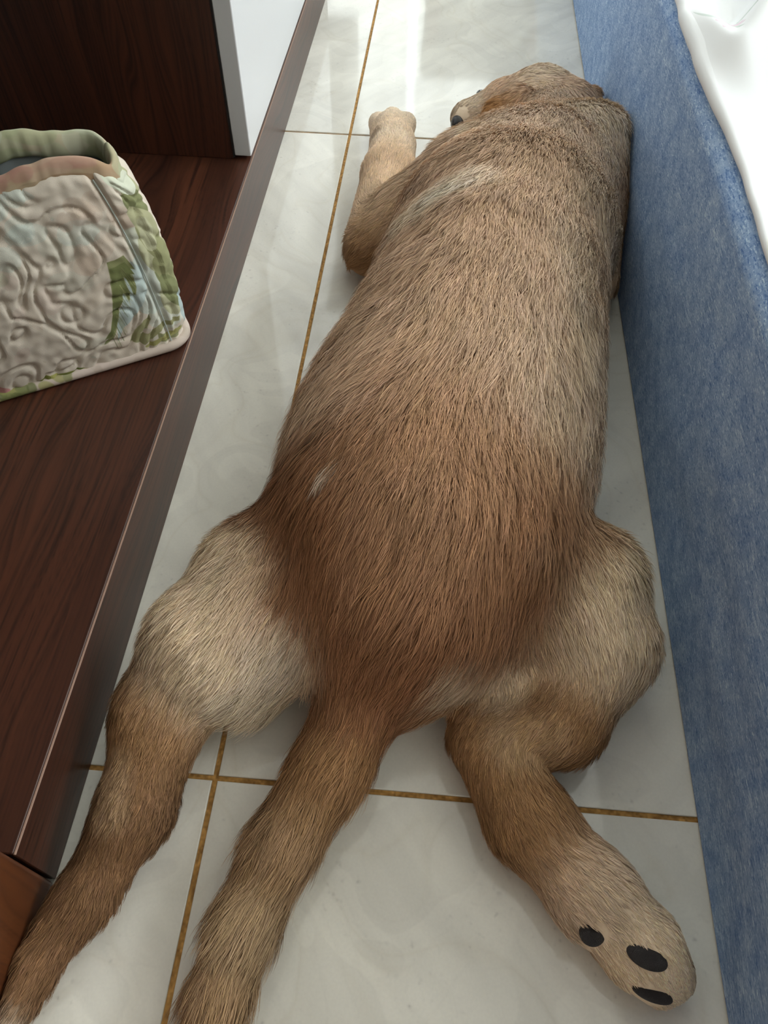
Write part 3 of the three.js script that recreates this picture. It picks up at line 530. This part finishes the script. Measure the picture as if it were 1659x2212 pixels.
{
  const dog = tag(group('dog'), 'tan long-haired dog lying flat on its belly with hind legs stretched back', 'dog');
  const g = surfaceNets([-0.13, -0.006, -0.90], [0.31, 0.18, 0.22], 0.0042, bodyDist);
  const p = g.attributes.position, n = g.attributes.normal, col = new Float32Array(p.count * 3);
  for (let i = 0; i < p.count; i++) { const { c } = coatAt(p.getX(i), p.getY(i), p.getZ(i)); col.set(c, 3 * i); }
  g.setAttribute('color', new THREE.BufferAttribute(col, 3));
  console.log('dog vertices', p.count);
  mesh('body', g, std({ vertexColors: true, roughness: 0.9 }), dog);
  // paw pads, nose, eye and claws: bare, so the fur keeps off them
  const topY = (x, z) => { let y = 0.17; for (let i = 0; i < 400 && bodyDist(x, y, z) > 0; i++) y -= 0.0005; return y; };
  const padMat = std({ color: 0x2b2525, roughness: 0.55, bumpMap: rep(dataTex(128, 128, (u, v) => { const b = 128 + fbm2(u * 30, v * 30, 3) * 160; return [b, b, b]; }, false), 2, 2), bumpScale: 0.0005 }), bare = [];
  const ball = new THREE.SphereGeometry(1, 28, 18);
  function pad(name, x, y, z, rx, ry, rz, ry_, mat = padMat, tilt = 0, keep = 1) {
    const m = mesh(name, ball, mat, dog); m.position.set(x, y, z); m.scale.set(rx, ry, rz); m.rotation.set(tilt, ry_, 0, 'YXZ'); bare.push([x, y, z, Math.max(rx, rz) * keep, Math.min(rx, rz) * keep, ry_]); return m;
  }
  for (const [x, z, rx, rz, r, h] of [[0.2262, 0.0738, 0.0074, 0.0068, 0.6, 0], [0.2525, 0.0838, 0.0108, 0.0058, -0.3, 0], [0.2572, 0.0985, 0.0108, 0.0042, -0.25, 0]]) { const y = topY(x, z); pad('paw_pad', x, y - 0.0012, z, rx, 0.0032, rz, r, padMat, 0, 0.95).userData.label = 'black leathery paw pad'; }
  { const x = 0.1335, z = -0.7815; pad('nose', x, 0.029, z, 0.0085, 0.010, 0.011, 0.3, std({ color: 0x1d1918, roughness: 0.35 }), 0, 0.9).userData.label = 'black nose'; }
  { const x = 0.158, z = -0.806; pad('eye', x, topY(x, z) - 0.0045, z, 0.006, 0.0055, 0.0065, 0, std({ color: 0x1a1210, roughness: 0.08, clearcoat: 1 }), 0, 0.9); }
  // fur: tufts of tapering hairs, laid along the coat
  const tri = g.index.array, rf = rng(99), cum = []; let area = 0;
  const lens = new Float32Array(p.count); for (let i = 0; i < p.count; i++) lens[i] = coatAt(p.getX(i), p.getY(i), p.getZ(i)).l;
  for (let i = 0; i < tri.length; i += 3) {
    const a = tri[i], b = tri[i + 1], c = tri[i + 2], u = [p.getX(b) - p.getX(a), p.getY(b) - p.getY(a), p.getZ(b) - p.getZ(a)], v = [p.getX(c) - p.getX(a), p.getY(c) - p.getY(a), p.getZ(c) - p.getZ(a)];
    const s = 0.5 * Math.hypot(u[1] * v[2] - u[2] * v[1], u[2] * v[0] - u[0] * v[2], u[0] * v[1] - u[1] * v[0]);
    area += (n.getY(a) < -0.25 || p.getY(a) < 0.004) ? 0 : s * Math.pow(0.012 / lens[a], 0.8); cum.push(area);
  }
  const TUFTS = 52000, HAIRS = 9, LV = [0, 0.38, 0.74, 1], FP = new Float32Array(TUFTS * HAIRS * 21), FN = new Float32Array(TUFTS * HAIRS * 21), FC = new Float32Array(TUFTS * HAIRS * 21), FI = new Uint32Array(TUFTS * HAIRS * 15);
  const X = new THREE.Vector3(), Y = new THREE.Vector3(), Z = new THREE.Vector3(), nn = new THREE.Vector3(); let nv = 0, ni = 0;
  const at3 = (A, a, b, c, u, v) => [A.getX(a) * (1 - u - v) + A.getX(b) * u + A.getX(c) * v, A.getY(a) * (1 - u - v) + A.getY(b) * u + A.getY(c) * v, A.getZ(a) * (1 - u - v) + A.getZ(b) * u + A.getZ(c) * v];
  for (let q = 0; q < TUFTS; q++) {
    const w0 = rf() * area; let lo = 0, hi = cum.length - 1; while (lo < hi) { const m = (lo + hi) >> 1; cum[m] < w0 ? lo = m + 1 : hi = m; }
    let u = rf(), v = rf(); if (u + v > 1) { u = 1 - u; v = 1 - v; }
    const a = tri[3 * lo], b = tri[3 * lo + 1], c = tri[3 * lo + 2], pos = at3(p, a, b, c, u, v); nn.set(...at3(n, a, b, c, u, v)).normalize();
    if (bare.some(([x, y, z, A, B, r]) => { const dx = pos[0] - x, dz = pos[2] - z, e = dx * Math.cos(r) - dz * Math.sin(r), f = dx * Math.sin(r) + dz * Math.cos(r); return e * e / (A * A) + f * f / (B * B) < 1 && Math.abs(pos[1] - y) < 0.02; })) continue;
    const k = coatAt(...pos);
    Z.set(...k.f); if (Z.lengthSq() < 1e-8) Z.set(0, 0, 1); Z.normalize();
    const ang = 0.24 * noise3(pos[0] * 9, pos[1] * 9, pos[2] * 9) + 0.15 * noise3(pos[0] * 38, pos[1] * 38, pos[2] * 38) + (rf() - 0.5) * 0.3;
    Z.y += Math.max(0, -Z.dot(nn)) * 0.5; Z.addScaledVector(nn, -Z.dot(nn)); if (Z.lengthSq() < 0.02) { Z.set(0, -0.3, 1); Z.addScaledVector(nn, -Z.dot(nn)); } Z.normalize().applyAxisAngle(nn, ang);
    X.crossVectors(nn, Z).normalize(); Y.crossVectors(Z, X).normalize();
    const L = k.l * (0.75 + 0.5 * rf()), wide = clamp(L * 0.85, 0.006, 0.021), up = k.lift * (pos[1] < L * 0.4 ? 0.5 : 1);
    const f0 = Math.exp(0.16 * (rf() + rf() + rf() - 1.5) + 0.11 * noise3(pos[0] * 30, pos[1] * 30, pos[2] * 14)), cg = 0.98 + 0.04 * rf(), cb = 0.93 + 0.14 * rf();
    for (let s = 0; s < HAIRS; s++) {
      const ra = rf() * 6.283, rr = 0.30 * Math.sqrt(rf()), rx = Math.cos(ra) * rr, rz = Math.sin(ra) * rr, len = 0.65 + 0.5 * rf(), tipx = rx * 0.4 + (rf() - 0.5) * 0.24, lift = (0.13 + 0.18 * rf()) * up, w = (0.00028 + 0.00019 * rf()), tilt = (rf() - 0.5) * 1.0, bow = (rf() - 0.5) * 0.10;
      const q1 = rf(), tone = f0 * (q1 < 0.07 ? 0.6 + 0.2 * rf() : q1 > 0.9 ? 1.15 + 0.3 * rf() : 0.86 + 0.28 * rf()), ct = Math.cos(tilt), st = Math.sin(tilt), base = nv;
      for (let e = 0; e < 4; e++) {
        const t = LV[e], x = (lerp(rx, tipx, t) + bow * Math.sin(Math.PI * t)) * wide, z = (rz + t * len) * L, y = (-0.04 + lift * Math.sin(t * 1.9)) * L, hw = 0.5 * w * (1 - 0.5 * t * t);
        for (const sd of e === 3 ? [0] : [-1, 1]) {
          const lx = x + sd * hw * ct, ly = y + sd * hw * st, nx = sd * 0.55 - st * 0.7, ny = 0.85 * ct, o = 3 * nv++;
          FP[o] = clamp(pos[0] + X.x * lx + Y.x * ly + Z.x * z, -9, BX - 0.0008); FP[o + 1] = Math.max(pos[1] + X.y * lx + Y.y * ly + Z.y * z, 0.0008); FP[o + 2] = pos[2] + X.z * lx + Y.z * ly + Z.z * z;
          if (FP[o + 1] < SH + 0.001 && FP[o] < FX + 0.0006) FP[o] = FX + 0.0006;
          const l = 1 / Math.hypot(nx, ny); FN[o] = (X.x * nx + Y.x * ny) * l; FN[o + 1] = (X.y * nx + Y.y * ny) * l; FN[o + 2] = (X.z * nx + Y.z * ny) * l;
          FC[o] = k.c[0] * tone; FC[o + 1] = k.c[1] * tone * cg; FC[o + 2] = k.c[2] * tone * cb;
        }
      }
      for (const d of [0, 2, 1, 1, 2, 3, 2, 4, 3, 3, 4, 5, 4, 6, 5]) FI[ni++] = base + d;
    }
  }
  const fg = new THREE.BufferGeometry(); fg.setAttribute('position', new THREE.BufferAttribute(FP.slice(0, 3 * nv), 3)); fg.setAttribute('normal', new THREE.BufferAttribute(FN.slice(0, 3 * nv), 3)); fg.setAttribute('color', new THREE.BufferAttribute(FC.slice(0, 3 * nv), 3)); fg.setIndex(new THREE.BufferAttribute(FI.slice(0, ni), 1));
  mesh('fur', fg, std({ vertexColors: true, roughness: 0.6, specularIntensity: 0.22, side: THREE.DoubleSide }), dog).userData.kind = 'stuff';
  console.log('hairs', nv / 7, 'triangles', ni / 3);

}

scene.traverse(o => { if (o.isMesh) o.castShadow = o.receiveShadow = true; });
renderer.render(scene, camera);
